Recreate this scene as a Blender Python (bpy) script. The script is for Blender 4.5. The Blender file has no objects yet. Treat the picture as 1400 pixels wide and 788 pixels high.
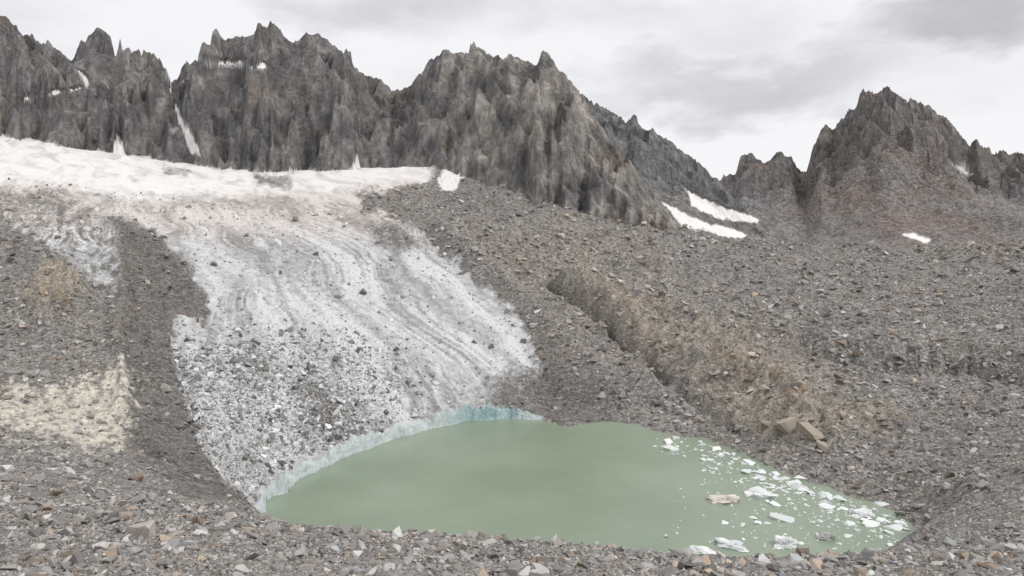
import bpy, bmesh, math, random
import numpy as np
F=933.0; H=40.0; HV=350.0
rng=np.random.RandomState(7)
scene=bpy.context.scene
f32=np.float32
# ------------------------------------------------------------------ noise
_perm=rng.permutation(256); _perm=np.concatenate([_perm,_perm]).astype(np.int32)
_ang=rng.rand(256)*2*np.pi
_gx=np.cos(_ang).astype(f32); _gy=np.sin(_ang).astype(f32)
def pn(x,y,seed=0):
    x=np.asarray(x,dtype=f32)+seed*17.31; y=np.asarray(y,dtype=f32)+seed*7.77
    xf=np.floor(x); yf=np.floor(y)
    fx=x-xf; fy=y-yf
    xi=xf.astype(np.int32)&255; yi=yf.astype(np.int32)&255
    xj=(xi+1)&255; yj=(yi+1)&255
    def g(a,b,dx,dy):
        h=_perm[_perm[a]+b]
        return _gx[h]*dx+_gy[h]*dy
    u=fx*fx*fx*(fx*(fx*6-15)+10); v=fy*fy*fy*(fy*(fy*6-15)+10)
    n00=g(xi,yi,fx,fy); n10=g(xj,yi,fx-1,fy); n01=g(xi,yj,fx,fy-1); n11=g(xj,yj,fx-1,fy-1)
    a=n00+u*(n10-n00); b=n01+u*(n11-n01)
    return (a+v*(b-a))*1.4
def fbm(x,y,o=4,seed=0,g=0.5):
    s=0; a=1.0; t=0
    for i in range(o):
        s=s+a*pn(x*(2.03**i),y*(2.03**i),seed+i*3); t+=a; a*=g
    return s/t
def ridged(x,y,o=4,seed=0,g=0.5):
    s=0; a=1.0; t=0
    for i in range(o):
        s=s+a*(1-np.abs(pn(x*(2.03**i),y*(2.03**i),seed+i*3))*2.0); t+=a; a*=g
    return s/t
def sstep(x): 
    x=np.clip(x,0,1); return x*x*(3-2*x)
def sdf(px,py,poly,closed=True,margin=60):
    P=np.array(poly,dtype=f32); out=np.full(px.shape,1e3,dtype=f32)
    m=(px>P[:,0].min()-margin)&(px<P[:,0].max()+margin)&(py>P[:,1].min()-margin)&(py<P[:,1].max()+margin)
    x=px[m]; y=py[m]
    if x.size==0: return out
    d=np.full(x.shape,1e9,dtype=f32); ins=np.zeros(x.shape,bool); n=len(P)
    for i in range(n if closed else n-1):
        ax,ay=P[i]; bx,by=P[(i+1)%n]; ex,ey=bx-ax,by-ay
        wx=x-ax; wy=y-ay
        t=np.clip((wx*ex+wy*ey)/(ex*ex+ey*ey+1e-9),0,1)
        dd=(wx-ex*t)**2+(wy-ey*t)**2
        d=np.minimum(d,dd)
        if closed and ay!=by:
            c=((ay>y)!=(by>y))&(x<(bx-ax)*(y-ay)/(by-ay)+ax); ins^=c
    d=np.sqrt(d)
    if closed: d=np.where(ins,-d,d)
    out[m]=d
    return out
# ------------------------------------------------------------------ terrain grid (fan-shaped LOD grid)
NC=1400
A=np.linspace(-0.92,0.92,NC).astype(f32)
segs=[(1,18,40),(18,42,140),(42,90,100),(90,120,70),(120,180,190),(180,430,320),(430,640,340),(640,760,40),(760,1000,90),(1000,1400,200),(1400,2600,30)]
Yr=np.concatenate([np.linspace(a,b,n,endpoint=False) for a,b,n in segs]+[np.array([2600.])]).astype(f32)
NR=len(Yr)
Yg,Ag=np.meshgrid(Yr,A,indexing='ij')
Xg=Ag*Yg; U=700+F*Ag; LY=np.log(Yg)
prof={
-300:[(18,790),(30,690),(42,640),(60,600),(85,560),(110,520),(150,440),(190,360),(230,290),(290,240),(400,180),(460,160),(700,140)],
0:[(18,800),(30,720),(42,670),(60,630),(85,590),(110,550),(150,480),(190,400),(230,335),(290,272),(400,212),(460,186),(700,172)],
100:[(18,800),(30,728),(42,680),(60,640),(85,598),(110,555),(150,470),(190,385),(235,322),(300,270),(400,222),(460,203),(700,188)],
200:[(18,800),(30,738),(42,692),(60,655),(85,615),(110,570),(150,480),(190,400),(240,330),(310,275),(400,238),(460,222),(700,195)],
300:[(18,800),(30,750),(42,705),(60,680),(85,650),(110,605),(150,500),(190,420),(240,345),(310,290),(400,252),(450,233),(700,222)],
360:[(18,800),(30,757),(42,712),(60,715),(85,712),(105,700),(115,660),(150,525),(190,430),(240,352),(310,295),(400,256),(450,236),(700,230)],
400:[(18,802),(30,760),(42,719),(60,730),(85,745),(100,735),(119,663),(123,640),(150,545),(190,440),(240,360),(310,300),(400,258),(450,236),(700,230)],
500:[(18,804),(30,768),(42,725),(60,735),(85,765),(100,740),(142,612),(146,588),(170,520),(200,440),(250,365),(320,300),(400,258),(455,232),(700,225)],
600:[(18,806),(30,774),(42,731),(60,742),(85,775),(100,740),(160,583),(164,563),(190,505),(220,440),(260,370),(320,315),(400,262),(455,230),(700,235)],
700:[(18,808),(30,780),(42,738),(60,750),(85,780),(100,740),(168,572),(172,562),(200,510),(230,440),(270,375),(320,325),(380,285),(430,252),(700,270)],
800:[(18,808),(30,784),(42,746),(60,755),(85,785),(100,740),(164,578),(168,572),(200,500),(230,450),(270,395),(320,345),(380,300),(430,280),(700,300)],
900:[(18,808),(30,787),(42,756),(60,762),(85,785),(100,740),(157,588),(165,570),(195,500),(225,450),(265,400),(315,350),(380,316),(430,314),(700,350)],
1000:[(18,808),(30,787),(42,764),(60,768),(85,785),(100,740),(141,615),(150,588),(180,520),(215,460),(260,400),(310,355),(370,333),(430,338),(700,368)],
1100:[(18,808),(30,786),(42,763),(60,768),(85,780),(100,735),(120,660),(130,620),(160,540),(200,465),(250,400),(310,355),(360,340),(430,350),(700,370)],
1200:[(18,806),(30,782),(42,756),(60,762),(85,760),(98,738),(110,690),(120,645),(150,560),(190,475),(240,405),(300,360),(340,345),(430,358),(700,370)],
1300:[(18,804),(30,775),(42,747),(60,720),(85,690),(110,650),(150,560),(190,475),(240,400),(290,356),(330,344),(430,362),(700,372)],
1400:[(18,800),(30,765),(42,732),(60,695),(85,650),(110,610),(150,535),(190,455),(240,385),(290,346),(330,337),(430,362),(700,372)],
1700:[(18,790),(30,740),(42,700),(60,660),(85,610),(110,570),(150,495),(190,425),(240,365),(290,335),(330,330),(430,362),(700,372)]}
us=sorted(prof); T=np.zeros((NR,len(us)))
for j,u in enumerate(us):
    p=[(1,HV+F*1.75/1.0),(5,HV+F*2.9/5),(10,HV+F*5.3/10)]+prof[u]+[(2600,372)]
    ys=[q[0] for q in p]; zs=[H+q[0]*(HV-q[1])/F for q in p]
    zs[-1]=20
    T[:,j]=np.interp(Yr,ys,zs)
Z=np.zeros((NR,NC),dtype=f32)
for i in range(NR): Z[i]=np.interp(U[0],us,T[i])
def blur(Z,k,ax):
    w=np.hanning(2*k+3)[1:-1]; w/=w.sum(); Zp=np.pad(Z,[(k,k) if a==ax else (0,0) for a in range(2)],mode='edge'); o=0
    n=Z.shape[ax]
    for i,wi in enumerate(w): o=o+wi*(Zp[i:i+n] if ax==0 else Zp[:,i:i+n])
    return o.astype(f32)
Z=blur(Z,36,1); Z=blur(Z,4,0)
V0=HV+F*(H-Z)/Yg
# ------------------------------------------------------------------ lake outline in plan (metres)
def onlake(u,v):
    Y=H*F/(v-HV); return ((u-700)/F*Y,Y)
lk=[(358,702),(372,682),(395,668),(425,650),(465,629),(515,608),(555,596),(600,584),(640,576),(680,573),(738,574),(770,582),(800,580),(830,576),(870,580),(905,590),(935,599),(965,600),(1000,614),(1050,638),(1100,657),(1150,673),(1200,688),(1235,704),(1250,720),(1244,745),(1200,775),(1120,790),(1040,795),(960,795),(850,790),(740,780),(640,770),(560,762),(480,755),(400,740),(365,722)]
lake=[onlake(*p) for p in lk]
lake_np=np.array(lake)
wobx=Xg+1.4*pn(Xg/7,Yg/7,3)+.8*pn(Xg/2,Yg/2,4); woby=Yg+1.4*pn(Xg/7,Yg/7,5)+.8*pn(Xg/2,Yg/2,6)
SD=sdf(wobx,woby,lake,margin=60)
# ------------------------------------------------------------------ masks on the ground
NA=fbm(U/26,V0/16,4,11)*2.0; NB=fbm(U/7,V0/5,3,21)*2.0
def pmask(poly,V,soft=4,rough=8,fine=4,y0=0,y1=5000):
    d=sdf(U,V,poly,margin=40)+rough*NA+fine*NB
    return np.clip(.5-d/soft,0,1)*((Yg>=y0)&(Yg<=y1))
ice_poly=[(-200,130),(0,150),(60,165),(130,180),(200,190),(300,210),(380,214),(470,212),(478,203),(496,203),(503,214),(560,212),(592,224),(585,248),(545,256),(490,270),(500,292),(560,305),(595,332),(622,357),(662,390),(702,428),(730,468),(738,500),(728,545),(745,576),(745,600),(640,640),(360,740),(350,700),(325,672),(290,640),(262,580),(248,520),(236,470),(232,450),(246,432),(278,438),(288,425),(276,398),(245,350),(205,315),(150,300),(160,335),(165,400),(120,385),(60,335),(0,300),(-200,300)]
ice=pmask(ice_poly,V0,soft=7,rough=7,fine=3,y0=95,y1=640)
shore_ice=((SD>-3)&(SD<5)&(U>372)&(U<735)&(Yg>112)).astype(f32)
ice=np.maximum(ice,shore_ice)
snow_poly=[(-200,130),(0,150),(60,165),(130,180),(200,190),(300,208),(380,212),(470,212),(478,203),(496,203),(503,214),(560,208),(592,220),(585,248),(500,258),(430,266),(350,268),(300,276),(220,274),(140,268),(60,254),(0,252),(-200,240)]
snow=pmask(snow_poly,V0,soft=18,rough=8,fine=3,y0=250,y1=640)
patch_snow=pmask([(597,246),(620,224),(648,224),(640,243),(606,266)],V0,3,2.5,1.5,y0=300,y1=520)
snow=np.maximum(snow,patch_snow)
cream=pmask([(-60,538),(60,530),(185,503),(178,555),(165,612),(110,620),(40,592),(-60,577)],V0,16,18,14,y0=60,y1=160)
debris_on_ice=np.maximum.reduce([
 .85*pmask([(505,303),(545,312),(572,338),(545,350),(515,335)],V0,14,6,4),
 .75*pmask([(415,530),(445,540),(480,590),(460,605),(430,590)],V0,30,12,8),
 .6*pmask([(320,470),(345,480),(360,510),(335,520)],V0,30,12,8),
 .45*pmask([(250,265),(420,275),(430,285),(300,285),(240,280)],V0,14,6,8),
 .5*pmask([(60,262),(120,290),(190,312),(170,318),(90,300),(0,290),(0,268)],V0,20,8,6),
 .85*pmask([(345,236),(400,240),(395,256),(350,254)],V0,8,5,4),
 .7*pmask([(225,225),(262,232),(258,242),(228,238)],V0,8,5,4),
 .85*pmask([(680,520),(740,500),(760,580),(700,580),(660,560)],V0,30,12,8)])
dark=np.maximum(pmask([(150,300),(215,325),(285,400),(300,436),(240,430),(235,470),(262,580),(300,650),(340,690),(250,680),(180,620),(165,540),(160,430),(166,340)],V0,16,8,6),
     pmask([(575,318),(600,330),(640,375),(715,440),(800,520),(850,575),(745,585),(728,545),(738,500),(730,468),(660,390)],V0,24,12,6))
ochre=np.maximum.reduce([
 pmask([(25,400),(60,370),(100,372),(112,400),(85,430),(45,432)],V0,14,12,10),
 pmask([(985,575),(1010,540),(1075,528),(1110,560),(1200,556),(1245,588),(1180,592),(1110,604),(1060,612)],V0,18,14,8),
 .9*pmask([(770,405),(820,385),(900,415),(960,440),(1010,465),(1060,495),(1100,540),(1000,560),(930,520),(880,500),(830,450)],V0,40,20,10),
 .5*pmask([(940,420),(1050,440),(1130,500),(1160,560),(1240,600),(1060,610),(960,560),(900,520)],V0,50,24,10),
 .4*pmask([(640,320),(760,310),(900,330),(920,380),(820,380),(740,400),(660,360)],V0,40,22,10),
 .5*pmask([(1240,340),(1420,330),(1420,352),(1260,352)],V0,10,8,5,y0=200,y1=420)])
# ------------------------------------------------------------------ relief of the base terrain
def line(poly,w,V=V0): 
    d=sdf(U+8*NA,V+8*NA,poly,closed=False,margin=w*4); return np.exp(-(d/w)**2)
Yk=np.minimum(Yg,460)
amp=Yk*(1-ice)
Z+=amp*(.0070*fbm(Xg/28,Yg/28,2,31)*sstep((Yg-45)/60)+.0065*fbm(Xg/9,Yg/9,3,33)*sstep((Yg-25)/60)+.0035*fbm(Ag/.03,LY/.05,2,35)+.0022*ridged(Ag/.011,LY/.02,2,36)+.0014*fbm(Ag/.005,LY/.008,2,37))
Z-=Yk*.032*line([(755,392),(790,420),(825,440),(850,470),(885,492),(905,515)],5)*(Yg>150)
Z+=Yk*.020*line([(780,395),(830,425),(880,462),(960,510)],14)*(Yg>150)
Z-=Yk*.010*line([(585,322),(640,385),(700,455),(760,540)],12)*(Yg>150)
Z+=Yk*.012*line([(620,322),(700,400),(760,450),(850,540)],12)*(Yg>150)
Z-=Yk*.014*line([(905,515),(960,560),(1010,600)],8)*(Yg>130)
Z-=Yk*.016*line([(1100,480),(1200,500),(1330,505),(1420,520)],8)*(Yg>130)
Z+=Yk*.012*line([(1080,460),(1200,478),(1330,485),(1420,495)],12)*(Yg>130)
Z+=Yk*.022*line([(990,520),(1040,525),(1080,540),(1100,575)],16)*(Yg>110)
Z+=Yk*.012*line([(160,320),(168,400),(160,470),(170,560),(250,660)],12)*(Yg>80)
Z-=Yk*.012*line([(290,430),(240,470),(262,580),(320,670)],9)*(Yg>80)
Z+=Yk*.010*line([(930,322),(1050,331),(1200,343)],8)*(Yg>200)*(Yg<430)
ob=blur(blur(ochre.astype(f32),8,1),4,0)
rg=ridged((Xg-.5*Yg)/10,(Yg+.3*Xg)/10,3,41,.5)
Z+=Yk*ob*(.026*(rg-.1)+.006*ridged((Xg+.6*Yg)/4,(Yg-.4*Xg)/4,2,43,.5))*(Yg>60)
# glacier relief
q=Xg+.65*Yg+16*fbm(Xg/50,Yg/50,3,50)
flow=fbm(q/6,Yg/70,3,51); flow2=ridged(q/2.6,Yg/30,2,53)
crev=ridged((Yg+.45*Xg+6*fbm(Xg/25,Yg/25,2,59))/2.6,q/26,2,56)
lump=sstep((V0-430)/90)*sstep((540-U)/160+.4)
gi=ice*(1-snow*.8)
Z+=gi*(1.2*fbm(q/16,Yg/30,3,52)+.5*flow+.2*flow2+.25*crev+.5*fbm(Xg/6,Yg/5,3,54)+.3*ridged(Xg/1.8,Yg/1.8,2,55))
Z+=gi*lump*(.6*ridged(Xg/2.6,Yg/2.6,3,57)-.2)
Z+=ice*snow*2.4*fbm(Xg/24,Yg/14,3,58)
Z+=1.5*gi*debris_on_ice
# shore / lake bed
ztop=np.interp(U,[350,400,480,560,620,660,700,735,745],[1.5,2.2,2.4,2.1,3.0,3.1,2.2,.9,.4]).astype(f32)*(1+.6*fbm(Xg/6,Yg/6,3,61)+.4*pn(Xg/1.2,Yg/1.2,62))
ztop=np.maximum(ztop,.25)
cw=.9+.7*(fbm(Xg/4,Yg/4,2,64)+.3)
e=np.clip(SD/np.maximum(cw,.5),0,1)
icecl=-1+(ztop+1)*e**.5
facem=ice*(SD<16)*(SD>-3)
Zi=np.where(SD<1.5,icecl,Z*sstep((SD-1.5)/9)+ztop*(1-sstep((SD-1.5)/9)))
Zi=np.where(SD<14,Zi,Z)
k=sstep(SD/9); Zm=np.where(SD<14,np.maximum(Z,.05+.16*SD),Z); Zm=np.where(SD<9,Zm*k+(.05+.22*SD)*(1-k),Zm)
Z=np.where(SD<16,np.where(facem>.5,Zi,Zm),Z)
Z=np.where(SD<0,np.maximum(-6,SD*.5-.05)+.25*fbm(Xg/3,Yg/3,2,63)*(SD<-1.0),Z)
# ------------------------------------------------------------------ mountain layers
def I(pts,u): 
    p=np.array(pts,float); return np.interp(u,p[:,0],p[:,1]).astype(f32)
def layer(crest,yc,footv,yf,ribs,gexp,seed,jag,backs=1.3,crag=1.0,scree=0,footj=0):
    u1=U[0]; cv=I(crest,u1); Yc=I(yc,u1); Yf=I(yf,u1); fv=I(footv,u1)
    fj=footj*(pn(u1/34,u1*0+.7,seed+80)+.5*pn(u1/13,u1*0+.7,seed+81))
    Yf=Yf+fj; fv=fv-fj*.30
    j=jag*(1.0*pn(u1/19,u1*0+.3,seed)+.8*pn(u1/8,u1*0+.3,seed+1)+.9*np.abs(pn(u1/4.5,u1*0+.3,seed+2)))
    cv=cv+j
    zc=H+Yc*(HV-cv)/F; zf=H+Yf*(HV-fv)/F
    W=(Yc-Yf)[None]; Zc=zc[None]; Zf=zf[None]
    wp=0; sc=Yc.mean()/500
    sl=[.35,-.55,.5,-.2,.3]
    s0=(Yg-Yf[None])/W
    rocky=sstep((s0-scree)/.25) if scree else 1.0
    for n,(wl,a) in enumerate(ribs):
        xx=(Xg+sl[n]*Yg+wl*.45*pn(Xg/wl,Yg/wl,seed+60+n))/wl
        fade=1.0 if n==0 else (.3+.7*rocky)
        wp=wp+a*fade*(1-2*np.abs(pn(xx,Yg/(wl*2.0),seed+5+n*4))-.45)
    s=s0+wp/W*sstep((s0+.10)/.35)
    s2=s+.03*fbm(Xg/(9*sc),Yg/(7*sc),3,seed+30,.55)*sstep(s0*4)*(.3+.7*rocky)
    g=np.clip(s2,0,1)**gexp
    t=g*5+1.8*fbm((Xg+.5*Yg)/(50*sc),Yg/(40*sc),2,seed+33)+(Xg/(70*sc)); fr=t-np.floor(t)
    g=g+(sstep((fr-.2)/.6)-fr)/5*.95*np.clip(np.minimum(g,1-g)*6,0,1)*rocky
    z=Zf+(Zc-Zf)*g
    z=np.where(s2<0,Zf+s2*W*1.1,z)
    over=np.maximum(s2-1,0)*W
    z=z-over*backs
    env=np.clip((1.25-np.abs(s-.5)*2)*4,0,1)*(.12+.88*rocky)
    z+=crag*env*sc*(4.6*(ridged((Xg+.4*Yg)/(18*sc),(Yg-.3*Xg)/(22*sc),2,seed+40,.5)-.35)+1.0*(ridged((Xg-.6*Yg)/(6*sc),Yg/(8*sc),2,seed+44)-.3))
    top=np.exp(-((s0-1)/.18)**2)
    z+=crag*top*sc*3.6*(ridged(Xg/(10*sc),Yg/(12*sc),3,seed+48,.5)-.45)
    return z.astype(f32),s2
crest1=[(-300,0),(-100,30),(0,38),(20,40),(40,44),(60,50),(75,63),(90,73),(97,80),(110,68),(125,60),(145,56),(160,62),(185,61),(205,61),(215,69),(225,86),(235,108),(245,90),(255,74),(265,69),(280,73),(295,64),(310,68),(325,63),(345,59),(357,50),(370,56),(385,67),(400,75),(410,66),(420,56),(433,54),(445,66),(455,79),(470,87),(490,93),(505,104),(520,111),(535,128),(550,131),(562,130),(570,118),(580,109),(590,96),(605,89),(625,86),(640,84),(655,77),(668,85),(680,93),(700,99),(720,101),(735,104),(742,94),(752,100),(770,119),(790,138),(820,178),(850,214),(880,250),(905,283),(930,315),(960,345),(1000,420),(1800,800)]
Z1,S1=layer(crest1,[(-300,600),(0,570),(90,595),(110,590),(235,650),(300,560),(430,550),(540,610),(600,560),(655,550),(742,520),(830,480),(930,430),(1000,410),(1800,410)],
 [(-300,160),(0,188),(100,203),(200,218),(235,212),(300,234),(400,238),(500,236),(560,233),(600,234),(640,238),(700,250),(760,275),(800,292),(860,310),(930,326),(1000,430),(1800,820)],
 [(-300,460),(0,460),(100,468),(235,500),(300,452),(400,446),(500,460),(560,468),(640,450),(700,430),(760,405),(800,395),(860,385),(930,385),(1000,380),(1800,380)],
 [(85,56),(38,27),(17,10),(8,2.8)],.80,100,1.7,crag=.75,footj=22)
crest2=[(600,300),(700,160),(760,120),(780,116),(800,126),(830,148),(855,168),(868,163),(890,178),(910,190),(930,206),(945,216),(960,231),(975,243),(990,260),(1005,276),(1030,300),(1060,322),(1120,350),(1200,420),(1800,900)]
Z2,S2=layer(crest2,[(600,700),(780,720),(1060,640),(1800,640)],[(600,330),(860,322),(930,322),(1000,330),(1060,340),(1200,440),(1800,920)],[(600,480),(900,470),(1060,500),(1800,500)],
 [(80,35),(34,17),(14,6),(7,2)],1.15,200,1.7,crag=.6,scree=.25)
crest3=[(800,420),(940,300),(975,262),(990,246),(1005,241),(1012,222),(1030,220),(1050,226),(1062,218),(1080,222),(1092,236),(1102,240),(1108,222),(1116,200),(1123,181),(1140,180),(1150,166),(1165,150),(1185,130),(1195,124),(1206,118),(1215,122),(1225,132),(1250,142),(1270,152),(1290,165),(1300,176),(1310,190),(1325,208),(1345,204),(1360,211),(1380,212),(1400,218),(1500,240),(1800,300)]
Z3,S3=layer(crest3,[(800,1250),(1080,1330),(1200,1230),(1300,1280),(1400,1330),(1800,1330)],[(800,430),(940,350),(1000,345),(1100,345),(1230,352),(1400,345),(1800,345)],[(800,850),(1100,820),(1230,740),(1400,800),(1800,800)],
 [(190,95),(80,55),(34,24),(15,9)],1.35,300,2.2,crag=.9,scree=.36)
lay=np.zeros(Z.shape,np.int8)
for k,(zz,m) in enumerate([(Z1,Yg>330),(Z2,Yg>400),(Z3,Yg>650)]):
    up=(zz>Z)&m; Z=np.where(up,zz,Z); lay[up]=k+1
V=HV+F*(H-Z)/Yg
base=(lay==0)
# ------------------------------------------------------------------ mountain snow & zones (after relief)
def pm2(poly,soft=3,rough=2.5,fine=2.5,y0=0,y1=5000): return pmask(poly,V,soft,rough,fine,y0,y1)
msnow=np.maximum.reduce([
 pm2([(276,80),(300,82),(330,83),(365,85),(367,96),(345,94),(320,93),(279,90)],2,1.5,2,400,700),
 pm2([(229,118),(235,120),(241,140),(249,155),(260,172),(269,192),(276,216),(260,212),(250,188),(241,165),(233,140)],2,2.5,2,400,700),
 pm2([(225,86),(232,88),(238,106),(232,118),(228,104)],2,1,1,400,700),
 pm2([(103,94),(113,98),(125,114),(118,119)],2,1,1,400,700),
 pm2([(30,132),(50,131),(53,137),(33,139)],2,2,2,400,700),
 pm2([(64,126),(100,120),(122,118),(100,126),(64,131)],2,2,2,400,700),
 pm2([(160,184),(164,186),(172,205),(182,226),(150,220),(158,206)],2,5,4,400,700),
 pm2([(485,207),(489,206),(494,222),(500,244),(474,244),(483,224)],2,4,3,400,700),
 pm2([(904,276),(922,283),(952,300),(1024,320),(1020,327),(960,320),(935,316),(925,300)],2,1.5,2,380,1000),
 pm2([(936,256),(955,268),(990,282),(1040,300),(1036,305),(985,300),(945,282)],2,1.5,2,380,1000),
 pm2([(1303,224),(1322,230),(1340,240),(1318,238)],2,1,1,900,1500),
 pm2([(1230,320),(1250,319),(1274,328),(1266,333)],2,1,1,300,1500)])
snowAll=np.maximum(snow*base,msnow)
cliff=np.zeros(Z.shape,f32)
cliff[lay==1]=1
cliff=np.where(lay==2,np.clip((I([(700,300),(860,270),(930,262),(1000,290),(1100,300)],U)-V+6*NA)/8,0,1),cliff)
cliff=np.where(lay==3,np.clip((I([(950,262),(1000,262),(1090,262),(1110,240),(1170,216),(1240,190),(1275,225),(1330,248),(1400,265),(1800,280)],U)-V+26*NA+8*NB)/26,0,1),cliff)
cliff=cliff.astype(f32)
# ------------------------------------------------------------------ colour
def C(r,g,b): return np.array([r,g,b],f32)
def mix(a,b,m): return a+(b-a)*m[...,None]
n1=fbm(Xg/35,Yg/35,3,71); n2=fbm(Ag/.014,LY/.03,3,73); n2b=fbm(Ag/.05,LY/.12,3,74)
col=np.zeros(Z.shape+(3,),f32)+C(.268,.254,.241)  # ground darker than the stones: shade in their gaps put into the colour
col=mix(col,C(.31,.275,.24),np.clip(.35+n1*1.3,0,1)*.5)
col*= (1+.30*n2+.30*n2b)[...,None]
col=mix(col,C(.165,.153,.141),dark*.75)
col=mix(col,C(.40,.352,.292),np.clip(ochre*(.75+.9*n2+.6*n2b),0,1)*.88)
orange=np.clip(ochre*(fbm(Xg/6,Yg/5,3,77)*3-.7),0,1); col=mix(col,C(.38,.235,.12),orange*.7)
col=mix(col,C(.66,.615,.53),np.clip(cream*(.8+1.6*n2),0,1))
# ice
streak=fbm(q/2.2,Yg/55,4,80,.65)*np.clip(.8+1.8*fbm(Xg/30,Yg/30,2,79),0,1.5)
dirt=np.clip(.47+1.1*fbm(q/12,Yg/60,4,81)+1.05*streak+.75*fbm(Xg/3.2,Yg/3.2,4,83,.65)-.20*crev,0,1)
icec=mix(np.zeros_like(col)+C(.67,.68,.69),C(.255,.248,.242),np.clip(dirt*.9,0,1))
warm=sstep((350-V0)/60); icec=mix(icec,icec*C(1.07,.975,.91),warm)
sp=fbm(Xg/.9,Yg/1.1,2,85)
icec=mix(icec,C(.22,.212,.203),np.clip((sp-.10)*3.0,0,1)*(.30+.35*lump))
icec=mix(icec,C(.19,.178,.167),np.clip(debris_on_ice*(1+n2),0,1))
edged=pmask(ice_poly,V0,soft=50,rough=14,fine=8,y0=95,y1=640)
icec=mix(icec,C(.20,.19,.18),np.clip(1-edged-.35,0,1)*(SD>4)*(1-snow)*.9)
left_dirty=pmask([(-200,240),(0,266),(120,292),(170,330),(175,410),(90,360),(-200,320)],V0,20,16,10)
icec=mix(icec,C(.21,.197,.184),np.clip(left_dirty*(.28+1.8*n2+1.6*streak),0,1))
col=mix(col,icec,ice*base)
cy=ice*np.clip((1.7-SD)/.7+.5*fbm(Xg/2,Yg/2,3,87),0,1)*(SD>-2)
deep=np.clip(sstep((U-600)/40)*sstep((725-U)/30)*.75+.02+.7*fbm(Xg/3,Z/.8,3,88),0,1)
cyc=mix(np.zeros_like(col)+C(.58,.64,.65),C(.28,.45,.47),deep)
cyc=mix(cyc,C(.36,.375,.375),np.clip(fbm(Xg/2,Z/.5,3,89)*2.0+.0,0,1)*(1-.7*sstep((U-590)/40)))
col=mix(col,cyc,cy*.92)
col=np.where((SD<-.6)[...,None]&base[...,None],C(.2,.2,.16),col)
# cliffs
cc=np.zeros_like(col)+C(.215,.208,.208)
n4=fbm((Xg+.35*Z)/18,(Z-.3*Xg)/26,4,91,.6); n5=fbm(Xg/45,(Z+.5*Xg)/34,3,93)
cc=mix(cc,C(.35,.333,.32),np.clip(n4*2.0+.2,0,1))
cc=mix(cc,C(.30,.235,.17),np.clip(n5*2.4-.4,0,1)*.6)
spur=np.clip((U-520)/120,0,1)*(lay==1); cc=mix(cc,C(.45,.415,.38),spur*np.clip(.5+n4*2.0,0,1)*.9)
cc=mix(cc,C(.22,.225,.235),(lay==2)*.7)
scn=fbm(Xg/22,Z/14,4,96,.65)
sc3=np.zeros_like(col)+C(.245,.235,.23)*(1+.5*scn)[...,None]
brown=pmask([(1235,186),(1275,215),(1330,262),(1400,330),(1400,345),(1240,345),(1180,330),(1060,290),(1090,262),(1120,235),(1190,220)],V,50,26,12,y0=700)
sc3=mix(sc3,C(.245,.196,.168)*(1+.5*scn)[...,None],np.clip(brown*(.6+1.5*fbm(Xg/60,Z/25,3,95)),0,1))
c3=mix(np.zeros_like(col)+C(.185,.175,.17),C(.29,.262,.24),np.clip(n4*2+.3,0,1)); c3=mix(c3,C(.27,.21,.175),np.clip(n5*2.0+.1,0,1)*.6)
cc=np.where((lay==3)[...,None],c3,cc)
mc=mix(sc3,cc,cliff)
mc=mix(mc,C(.35,.36,.39),((lay==3)*.07).astype(f32))  # slight aerial haze painted into the far peak's colour
col=np.where(base[...,None],col,mc)
col=mix(col,C(.81,.795,.785),np.clip(snowAll*(.97-np.clip(fbm(q/12,Yg/30,3,97)*1.7+.08,0,.6)*base*(1-patch_snow)-.9*np.clip(debris_on_ice*base,0,1)),0,1))
col=np.clip(col,.02,.85)
rk=(1-np.maximum(ice*base*(1-.75*np.clip(debris_on_ice+left_dirty,0,1)),snowAll))*(1-cliff)*(1-.6*cream)*(1-.35*ochre)
# ------------------------------------------------------------------ terrain meshes
def link(o): scene.collection.objects.link(o)
def build(name,verts,quads,colr,extra,mat,smooth):
    me=bpy.data.meshes.new(name)
    nv=len(verts); nf=len(quads); k=quads.shape[1]
    me.vertices.add(nv); me.vertices.foreach_set('co',verts.astype(f32).ravel())
    me.loops.add(nf*k); me.loops.foreach_set('vertex_index',quads.astype(np.int32).ravel())
    me.polygons.add(nf); me.polygons.foreach_set('loop_start',np.arange(0,nf*k,k,dtype=np.int32))
    try: me.polygons.foreach_set('loop_total',np.full(nf,k,np.int32))
    except Exception: pass
    me.update(calc_edges=True)
    me.polygons.foreach_set('use_smooth',np.full(nf,smooth,bool))
    ca=me.attributes.new('Col','FLOAT_COLOR','POINT')
    ca.data.foreach_set('color',np.concatenate([colr,np.ones((nv,1),f32)],1).astype(f32).ravel())
    for kx,a in extra.items():
        at=me.attributes.new(kx,'FLOAT','POINT'); at.data.foreach_set('value',a.astype(f32).ravel())
    me.materials.append(mat)
    o=bpy.data.objects.new(name,me); link(o); return o
class NT:
    def __init__(s,m): m.use_nodes=True; s.t=m.node_tree; s.t.nodes.clear()
    def n(s,ty,**k):
        x=s.t.nodes.new(ty)
        for a,b in k.items(): setattr(x,a,b)
        return x
    def l(s,a,b): s.t.links.new(a,b)
    def math(s,op,a,b=None,c=None):
        x=s.n('ShaderNodeMath',operation=op)
        for i,v in enumerate([a,b,c]):
            if v is None: continue
            if hasattr(v,'is_output'): s.l(v,x.inputs[i])
            else: x.inputs[i].default_value=v
        return x.outputs[0]
def mat_new(name):
    m=bpy.data.materials.new(name); return m,NT(m)
def noise(N,vec,sc,det,ro):
    x=N.n('ShaderNodeTexNoise'); x.inputs['Detail'].default_value=det; x.inputs['Roughness'].default_value=ro; x.inputs['Scale'].default_value=sc; N.l(vec,x.inputs['Vector']); return x
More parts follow.
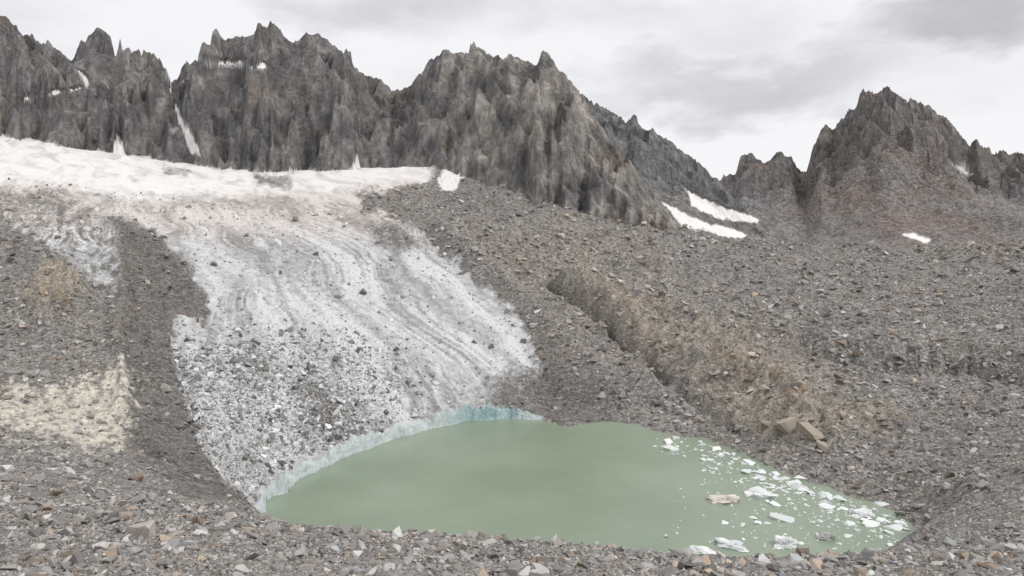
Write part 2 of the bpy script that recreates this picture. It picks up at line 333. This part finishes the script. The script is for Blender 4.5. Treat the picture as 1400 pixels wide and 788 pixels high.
def vor(N,vec,sc):
    v=N.n('ShaderNodeTexVoronoi',feature='F1'); v.inputs['Scale'].default_value=sc; N.l(vec,v.inputs['Vector'])
    s=N.n('ShaderNodeSeparateColor'); N.l(v.outputs['Color'],s.inputs[0]); return v.outputs['Distance'],s.outputs[0]
def finish(N,col,fac,h,rough=.85,spec=.25,bs=.8):
    vm=N.n('ShaderNodeVectorMath',operation='SCALE'); N.l(col,vm.inputs[0]); N.l(fac,vm.inputs['Scale'])
    bp=N.n('ShaderNodeBump'); bp.inputs['Strength'].default_value=bs; bp.inputs['Distance'].default_value=1.0; N.l(h,bp.inputs['Height'])
    p=N.n('ShaderNodeBsdfPrincipled'); p.inputs['Roughness'].default_value=rough; p.inputs['Specular IOR Level'].default_value=spec
    N.l(vm.outputs[0],p.inputs['Base Color']); N.l(bp.outputs[0],p.inputs['Normal'])
    o=N.n('ShaderNodeOutputMaterial'); N.l(p.outputs[0],o.inputs[0])
def mr(N,x,lo,hi): return N.math('ADD',N.math('MULTIPLY',x,hi-lo),lo)
def terrain_mat():
    m,N=mat_new('moraine_and_ice')
    tc=N.n('ShaderNodeTexCoord').outputs['Object']
    col=N.n('ShaderNodeAttribute',attribute_name='Col').outputs['Color']
    rk=N.n('ShaderNodeAttribute',attribute_name='rk').outputs['Fac']
    d1,c1=vor(N,tc,4.0); d2,c2=vor(N,tc,1.0)
    rock=N.math('MULTIPLY',mr(N,c1,.62,1.38),mr(N,c2,.62,1.38))
    rockf=N.math('ADD',N.math('MULTIPLY',N.math('SUBTRACT',rock,1.0),rk),1.0)
    ng=noise(N,tc,1.3,5,.7)
    tot=N.math('MULTIPLY',rockf,mr(N,ng.outputs[0],.65,1.35))
    h1=N.math('MULTIPLY',d1,-.14)
    h2=N.math('MULTIPLY',N.math('ADD',N.math('MULTIPLY',d2,-.6),N.math('MULTIPLY',c2,.4)),1.1)
    hr=N.math('MULTIPLY',N.math('ADD',h1,h2),rk)
    h=N.math('ADD',hr,N.math('MULTIPLY',ng.outputs[0],.40))
    finish(N,col,tot,h,bs=.95); return m
def mountain_mat():
    m,N=mat_new('cliff_rock')
    tc=N.n('ShaderNodeTexCoord').outputs['Object']
    col=N.n('ShaderNodeAttribute',attribute_name='Col').outputs['Color']
    cl=N.n('ShaderNodeAttribute',attribute_name='cl').outputs['Fac']
    rk=N.n('ShaderNodeAttribute',attribute_name='rk').outputs['Fac']
    mp=N.n('ShaderNodeMapping'); mp.inputs['Scale'].default_value=(.16,.10,.06); mp.inputs['Rotation'].default_value=(0,math.radians(28),0); N.l(tc,mp.inputs[0])
    ns=noise(N,mp.outputs[0],1.0,8,.66)
    nb=noise(N,tc,.30,6,.68)
    mv=N.n('ShaderNodeMapping'); mv.inputs['Scale'].default_value=(1,1,.5); mv.inputs['Rotation'].default_value=(.2,math.radians(-25),0); N.l(tc,mv.inputs[0])
    dv,cv=vor(N,mv.outputs[0],.12)
    dw,cw=vor(N,mv.outputs[0],.34)
    st=N.math('MULTIPLY',N.math('MULTIPLY',mr(N,ns.outputs[0],-.05,2.1),mr(N,nb.outputs[0],.35,1.65)),N.math('MULTIPLY',mr(N,cv,.82,1.18),mr(N,cw,.84,1.16)))  # noise contrast paints occlusion-like light and dark faces into the cliff colour
    clf=N.math('ADD',N.math('MULTIPLY',N.math('SUBTRACT',st,1.0),cl),1.0)
    clf=N.math('MAXIMUM',clf,.2)
    d3,c3=vor(N,tc,.30)
    rf=N.math('MULTIPLY',mr(N,c3,.62,1.38),mr(N,nb.outputs[0],.4,1.6))
    rf=N.math('ADD',N.math('MULTIPLY',N.math('SUBTRACT',rf,1.0),rk),1.0)
    tot=N.math('MULTIPLY',clf,rf)
    hc=N.math('MULTIPLY',N.math('ADD',N.math('ADD',N.math('MULTIPLY',ns.outputs[0],8.0),N.math('MULTIPLY',nb.outputs[0],4.0)),N.math('ADD',N.math('MULTIPLY',cv,3.6),N.math('MULTIPLY',cw,1.3))),cl)
    hr=N.math('MULTIPLY',N.math('ADD',N.math('ADD',N.math('MULTIPLY',d3,-1.6),N.math('MULTIPLY',c3,1.6)),N.math('MULTIPLY',nb.outputs[0],4.0)),rk)
    finish(N,col,tot,N.math('ADD',hc,hr),bs=.95); return m
tm=terrain_mat(); mm=mountain_mat()
clv=cliff*(1-np.clip(msnow*1.4,0,1))
verts=np.stack([Xg,Yg,Z],-1).reshape(-1,3); colf=col.reshape(-1,3)
idx=np.arange(NR*NC).reshape(NR,NC)
quads=np.stack([idx[:-1,:-1],idx[:-1,1:],idx[1:,1:],idx[1:,:-1]],-1).reshape(-1,4)
fid=np.zeros(Z.shape,np.int8); fid[(ice>.5)&base]=1; fid[lay==1]=2; fid[lay==2]=2; fid[lay==3]=3
fq=fid[:-1,:-1].reshape(-1)
for k,(nm,sm,mt) in enumerate([('moraine_ground',False,tm),('glacier',True,tm),('mountain_ridge',False,mm),('mountain_peak',False,mm)]):
    Q=quads[fq==k]; uq,inv=np.unique(Q,return_inverse=True)
    build(nm,verts[uq],inv.reshape(-1,4),colf[uq],{'rk':rk.reshape(-1)[uq],'cl':clv.reshape(-1)[uq]},mt,sm)
# ------------------------------------------------------------------ rocks
def protos(n,np_,seed):
    out=[]; r=random.Random(seed)
    for i in range(n):
        bm=bmesh.new()
        for k in range(np_):
            v=np.array([r.gauss(0,1) for _ in range(3)]); v/=np.linalg.norm(v); v=np.sign(v)*np.abs(v)**.7
            bm.verts.new(v*r.uniform(.42,.6))
        bmesh.ops.convex_hull(bm,input=bm.verts)
        for b in [g for g in bm.verts if not g.link_faces]: bm.verts.remove(b)
        bmesh.ops.triangulate(bm,faces=bm.faces); bm.verts.index_update()
        out.append((np.array([v.co[:] for v in bm.verts]),np.array([[v.index for v in f.verts] for f in bm.faces]))); bm.free()
    return out
def rotm(rz,tx,ty):
    cz,sz=np.cos(rz),np.sin(rz); cx,sx=np.cos(tx),np.sin(tx); cy_,sy=np.cos(ty),np.sin(ty); o=np.zeros_like(rz); l=o+1
    Rz=np.stack([cz,-sz,o,sz,cz,o,o,o,l],-1).reshape(-1,3,3)
    Rx=np.stack([l,o,o,o,cx,-sx,o,sx,cx],-1).reshape(-1,3,3)
    Ry=np.stack([cy_,o,sy,o,l,o,-sy,o,cy_],-1).reshape(-1,3,3)
    return Rz@Rx@Ry
def mass(name,pos,size,flat,cols,mat,PR,tilt=.5):
    n=len(pos); pid=rng.randint(0,len(PR),n)
    sc=np.stack([size*rng.uniform(.8,1.25,n),size*rng.uniform(.55,1.0,n),size*flat*rng.uniform(.7,1.3,n)],-1)
    R=rotm(rng.rand(n)*6.283,rng.normal(0,tilt,n),rng.normal(0,tilt,n))
    VV=[];FF=[];CC=[];off=0
    for k,(pv,pf) in enumerate(PR):
        m=np.where(pid==k)[0]
        if len(m)==0: continue
        v=pv[None]*sc[m][:,None,:]; v=np.einsum('nij,nkj->nki',R[m],v)+pos[m][:,None,:]
        f=pf[None]+(np.arange(len(m))*len(pv))[:,None,None]+off
        VV.append(v.reshape(-1,3)); FF.append(f.reshape(-1,3)); CC.append(np.repeat(cols[m],len(pv),0)); off+=len(m)*len(pv)
    return build(name,np.concatenate(VV),np.concatenate(FF),np.concatenate(CC).astype(f32),{},mat,False)
def rock_mat(name,rough,spec,amt):
    m,N=mat_new(name); tc=N.n('ShaderNodeTexCoord').outputs['Object']
    col=N.n('ShaderNodeAttribute',attribute_name='Col').outputs['Color']
    ng=noise(N,tc,4,3,.65)
    f=N.math('ADD',N.math('MULTIPLY',ng.outputs[0],amt),1-amt*.5)
    finish(N,col,f,N.math('MULTIPLY',ng.outputs[0],.08),rough,spec,.5); return m
PR=protos(14,10,3)
rockm=rock_mat('talus_rock',.85,.25,.6); icem=rock_mat('ice_block',.5,.4,.2)
def scatter(w,n):
    p=w.ravel().astype(float); p/=p.sum(); c=np.cumsum(p); id_=np.searchsorted(c,rng.rand(n)); id_=np.clip(id_,0,NR*NC-1)
    r,cc_=np.divmod(id_,NC); r=np.clip(r,0,NR-2); cc_=np.clip(cc_,0,NC-2); fr=rng.rand(n); fc=rng.rand(n)
    g=lambda M:(M[r,cc_]*(1-fr)*(1-fc)+M[r+1,cc_]*fr*(1-fc)+M[r,cc_+1]*(1-fr)*fc+M[r+1,cc_+1]*fr*fc)
    return np.stack([g(Xg),g(Yg),g(Z)],-1),r,cc_
dV=np.zeros_like(V); dV[:-1]=np.clip(V[:-1]-V[1:],.05,3)
wr=dV*base*(SD>.3)*(1-ice)*(Yg>7)*(Yg<430)*(U>-60)*(U<1460)*(1-.75*cream)*(1-.45*dark)*(1-.6*ochre)*(1-snow)
wr=wr*np.where(Yg<48,2.3,1.0)*np.clip(1+1.2*n2b,.3,2)
n=120000
pos,r,c=scatter(wr,n)
Yp=pos[:,1]
mxp=np.interp(Yp,[10,50,100,430],[24,18,14,9])
px=np.minimum(1.85/np.maximum(rng.rand(n),1e-4)**.42,mxp)*np.where(Yp<50,1.25,1.0)
px=px*(1-.35*dark[r,c])
size=px*Yp/F
pos[:,2]+=size*.08
v=rng.normal(0,1,n); t=rng.rand(n)
rc=C(.315,.300,.286)[None]*np.exp(.34*v)[:,None]
brn=(t<.13)[:,None]; rc=np.where(brn,rc*C(1.10,.94,.79)[None],rc); blu=(t>.85)[:,None]; rc=np.where(blu,rc*C(.94,1.,1.05)[None],rc)
oc=ochre[r,c][:,None]; rc=rc*(1-.6*oc)+.6*oc*C(.40,.35,.285)[None]*np.exp(.2*v)[:,None]
rc=rc*(1-.35*dark[r,c])[:,None]
mass('scree_rocks',pos,size,.5,np.clip(rc,.04,.6),rockm,PR,.42)
wb=wr*(Yg>50)+wr*(Yg>20)*(Yg<=50)*.3; n=380; pos,r,c=scatter(wb,n); size=np.minimum(rng.uniform(8,17,n)*pos[:,1]/F,3.0); pos[:,2]+=size*.1
extra=[(195,735,44),(185,657,30),(1128,617,24),(1105,600,34),(1075,590,38),(850,750,24),(228,775,26),(150,770,20),(60,740,20),(30,690,18)]
ep=[];es=[]
for (eu,ev,ew) in extra:
    j=int(np.argmin(np.abs(U[0]-eu))); hit=np.where(V[:,j]<=ev)[0]; i0=hit[0] if len(hit) else 100
    ep.append((Xg[i0,j],Yg[i0,j],Z[i0,j]+.15*ew*Yg[i0,j]/F)); es.append(ew*Yg[i0,j]/F)
pos=np.concatenate([pos,np.array(ep)]); size=np.concatenate([size,np.array(es)]); n=len(size)
rc=C(.32,.30,.282)[None]*np.exp(.22*rng.normal(0,1,n))[:,None]; rc[-10]=C(.45,.41,.37); rc[-9]=C(.24,.185,.15); rc[-8:-5]=C(.37,.325,.27)
mass('boulders',pos,size,.6,rc,rockm,protos(8,18,9),.25)
wi=dV*base*ice*(SD>2)*(Yg<330)*(.12+1.6*lump+.25*np.clip(debris_on_ice,0,1)); n=18000
pos,r,c=scatter(wi,n); px=np.minimum(1.8/np.maximum(rng.rand(n),1e-4)**.40,12); size=px*pos[:,1]/F; pos[:,2]+=size*.1
v=rng.normal(0,1,n); isrock=(rng.rand(n)<.42+.5*debris_on_ice[r,c])[:,None]
rc=np.where(isrock,C(.22,.212,.203)[None]*np.exp(.25*v)[:,None],np.clip(C(.60,.615,.625)[None]*np.exp(.16*v)[:,None],0,.85))
mass('glacier_ice_blocks',pos,size,.7,rc,icem,PR,.6)
# ------------------------------------------------------------------ lake
m,N=mat_new('glacial_water'); tc=N.n('ShaderNodeTexCoord').outputs['Object']
mp=N.n('ShaderNodeMapping'); mp.inputs['Scale'].default_value=(1,2.2,1); mp.inputs['Rotation'].default_value=(0,0,.35); N.l(tc,mp.inputs[0])
w1=noise(N,mp.outputs[0],1.1,5,.6); w2=noise(N,tc,.035,4,.55)
cr=N.n('ShaderNodeValToRGB'); cr.color_ramp.elements[0].position=.35; cr.color_ramp.elements[1].position=.65
cr.color_ramp.elements[0].color=(.222,.280,.200,1); cr.color_ramp.elements[1].color=(.272,.334,.248,1); N.l(w2.outputs[0],cr.inputs[0])
bp=N.n('ShaderNodeBump'); bp.inputs['Strength'].default_value=.55; bp.inputs['Distance'].default_value=.09; N.l(w1.outputs[0],bp.inputs['Height'])
p=N.n('ShaderNodeBsdfPrincipled'); p.inputs['Roughness'].default_value=.08; p.inputs['IOR'].default_value=1.33
N.l(cr.outputs[0],p.inputs['Base Color']); N.l(bp.outputs[0],p.inputs['Normal']); o=N.n('ShaderNodeOutputMaterial'); N.l(p.outputs[0],o.inputs[0])
cen=lake_np.mean(0); big=lake_np+(lake_np-cen)/np.linalg.norm(lake_np-cen,axis=1)[:,None]*3.5
bm=bmesh.new(); vs=[bm.verts.new((a,b,0)) for a,b in big]; f=bm.faces.new(vs)
bm.normal_update()
if f.normal.z<0: bmesh.ops.reverse_faces(bm,faces=[f])
me=bpy.data.meshes.new('lake_water'); bm.to_mesh(me); bm.free(); me.materials.append(m); link(bpy.data.objects.new('lake_water',me))
# ------------------------------------------------------------------ floating ice
fl=[]
def add(u,v,w,br=1): x,y=onlake(u,v); fl.append((x,y,w*y/F,br))
R=random.Random(5)
for (u,v,w) in [(1040,676,34),(1068,708,34),(1085,662,26),(1090,668,24),(1175,703,30),(1192,718,24),(1128,678,22),(1150,684,18),(1028,676,18),(912,605,22),(925,600,14),(917,614,24),(1000,746,30),(960,754,32),(1035,715,14),(1015,718,14),(990,715,14),(1205,690,18),(1160,733,16),(1060,690,16),(910,733,12),(1130,694,24),(1216,745,14),(1120,713,14),(1222,722,22),(1095,655,20),(1070,655,16),(1040,646,18)]: add(u,v,w)
for i in range(520):
    t=R.random(); u=960+t*280; sh=np.interp(u,[960,1000,1050,1100,1150,1200,1240],[604,618,642,661,677,694,712])
    v=sh+abs(R.gauss(0,1))*28+1
    if v<min(757,np.interp(u,[960,1200,1240],[757,750,735])): add(u,v,min(2.4/max(R.random(),.02)**.55,16),1)
for i in range(190):
    u=R.uniform(1000,1238); v=R.uniform(655,752)
    if v>np.interp(u,[1010,1100,1200,1240],[625,661,694,712])+4: add(u,v,min(2.5/max(R.random(),.02)**.5,15),1)
for i in range(26): add(R.uniform(895,962),R.uniform(598,624),R.uniform(2,7),1)
for i in range(18): add(R.uniform(905,1010),R.uniform(640,755),R.uniform(2,5),1)
fl=np.array(fl); n=len(fl); pos=np.stack([fl[:,0],fl[:,1],fl[:,2]*.03],-1)
rc=np.clip(C(.74,.77,.77)[None]*np.exp(.12*rng.normal(0,1,n))[:,None],0,.85)
mass('floating_ice',pos,fl[:,2],.26,rc,icem,protos(12,14,21),.10)
from mathutils import noise as mnoise,Vector
def berg(u,v,w,h,colr,seed):
    x,y=onlake(u,v); s=w*y/F; bm=bmesh.new()
    bmesh.ops.create_icosphere(bm,subdivisions=4,radius=.5)
    for vv in bm.verts:
        c=vv.co.copy(); nn=mnoise.noise(c*2.2+Vector((seed,0,0)))*.5+abs(mnoise.noise(c*5+Vector((0,seed,0))))*.4+mnoise.noise(c*12)*.08
        vv.co=c*(.85+nn); vv.co.x*=s; vv.co.y*=s*.6; vv.co.z*=s*h
    me=bpy.data.meshes.new('iceberg'); bm.to_mesh(me); bm.free()
    ca=me.attributes.new('Col','FLOAT_COLOR','POINT'); a=np.ones((len(me.vertices),4),f32); a[:,:3]=colr
    cz=np.array([mnoise.noise(Vector((vv.co.x*3/s+seed,vv.co.z*8/s,vv.co.y*3/s))) for vv in me.vertices]); a[:,:3]*=(1+.5*cz)[:,None]; a=np.clip(a,0,.85)
    ca.data.foreach_set('color',a.ravel()); me.materials.append(icem); o=bpy.data.objects.new('iceberg',me); o.location=(x,y,s*h*.12); o.rotation_euler=(0,0,(seed%3-1)*.5); link(o)
berg(988,685,44,.28,(.62,.58,.54),1); berg(1072,746,38,.5,(.74,.77,.77),2); berg(1000,747,42,.3,(.72,.75,.76),3); berg(1130,737,24,.6,(.42,.42,.40),4)
berg(1178,703,38,.25,(.76,.78,.78),5); berg(960,755,38,.25,(.72,.76,.76),6); berg(1042,677,42,.2,(.76,.78,.78),7)
# outlying land beyond the cirque
bm=bmesh.new(); bmesh.ops.create_grid(bm,x_segments=40,y_segments=40,size=9000); me=bpy.data.meshes.new('ground'); bm.to_mesh(me); bm.free()
ca=me.attributes.new('Col','FLOAT_COLOR','POINT'); ca.data.foreach_set('color',np.tile(np.array([.2,.19,.175,1],f32),len(me.vertices)))
me.materials.append(rockm); g=bpy.data.objects.new('ground',me); g.location=(0,0,-60); link(g)
# ------------------------------------------------------------------ world
w=bpy.data.worlds.new('World'); scene.world=w; N=NT(w)
el,az=math.radians(48),math.radians(112)
sky=N.n('ShaderNodeTexSky',sky_type='NISHITA'); sky.sun_disc=False; sky.sun_elevation=el; sky.sun_rotation=az
tc=N.n('ShaderNodeTexCoord').outputs['Generated']
mp=N.n('ShaderNodeMapping'); mp.inputs['Scale'].default_value=(1,1,2.6); N.l(tc,mp.inputs[0]); nz=noise(N,mp.outputs[0],3.2,8,.55)
ws=N.n('ShaderNodeVectorMath',operation='SUBTRACT'); N.l(nz.outputs['Color'],ws.inputs[0]); ws.inputs[1].default_value=(.5,.5,.5)
wm=N.n('ShaderNodeVectorMath',operation='SCALE'); N.l(ws.outputs[0],wm.inputs[0]); wm.inputs['Scale'].default_value=.34
wd=N.n('ShaderNodeVectorMath',operation='ADD'); N.l(tc,wd.inputs[0]); N.l(wm.outputs[0],wd.inputs[1])
def patch(u,v,ru,rv,amt):
    d=np.array([(u-700)/F,1,(HV-v)/F]); L=np.linalg.norm(d); d/=L
    s=N.n('ShaderNodeVectorMath',operation='SUBTRACT'); N.l(wd.outputs[0],s.inputs[0]); s.inputs[1].default_value=tuple(d)
    k=N.n('ShaderNodeVectorMath',operation='MULTIPLY'); N.l(s.outputs[0],k.inputs[0]); k.inputs[1].default_value=(F*L/ru,F*L/ru*.6,F*L/rv)
    ln=N.n('ShaderNodeVectorMath',operation='LENGTH'); N.l(k.outputs[0],ln.inputs[0])
    x=N.n('ShaderNodeMapRange',interpolation_type='SMOOTHSTEP'); N.l(ln.outputs['Value'],x.inputs[0]); x.inputs[1].default_value=0.2; x.inputs[2].default_value=1.3; x.inputs[3].default_value=amt; x.inputs[4].default_value=0
    return x.outputs[0]
ps=[patch(1010,110,250,60,.66),patch(1330,5,200,60,.76),patch(480,0,420,50,.36),patch(850,30,300,80,.38),patch(60,60,160,60,.12)]
a=ps[0]
for b in ps[1:]: a=N.math('MAXIMUM',a,b)
gn=N.math('MULTIPLY_ADD',nz.outputs[0],2.2,-1.20)
a2=N.math('ADD',a,N.math('MULTIPLY',gn,.6)); a2.node.use_clamp=True
mx=N.n('ShaderNodeMix',data_type='RGBA'); N.l(a2,mx.inputs[0]); mx.inputs[6].default_value=(.97,.965,.98,1); mx.inputs[7].default_value=(.44,.435,.46,1)
b1=N.n('ShaderNodeBackground'); N.l(sky.outputs[0],b1.inputs[0]); b1.inputs[1].default_value=.10
b2=N.n('ShaderNodeBackground'); N.l(mx.outputs[2],b2.inputs[0]); b2.inputs[1].default_value=1.0
ms=N.n('ShaderNodeMixShader'); ms.inputs[0].default_value=.93; N.l(b1.outputs[0],ms.inputs[1]); N.l(b2.outputs[0],ms.inputs[2])
o=N.n('ShaderNodeOutputWorld'); N.l(ms.outputs[0],o.inputs[0])
L=bpy.data.lights.new('sun','SUN'); L.energy=1.5; L.angle=math.radians(10); L.color=(1,.96,.9)
so=bpy.data.objects.new('sun',L); link(so)
d=Vector((math.sin(az)*math.cos(el),math.cos(az)*math.cos(el),math.sin(el)))
so.rotation_euler=(-d).to_track_quat('-Z','Y').to_euler(); so.location=(0,0,300)
cam=bpy.data.cameras.new('camera'); cam.lens=24; cam.sensor_width=36; cam.shift_y=-44/1400; cam.clip_start=.1; cam.clip_end=20000
co=bpy.data.objects.new('camera',cam); co.location=(0,0,H); co.rotation_euler=(math.radians(90),0,0); link(co); scene.camera=co
scene.view_settings.view_transform='Standard'; scene.view_settings.look='None'; scene.view_settings.exposure=0
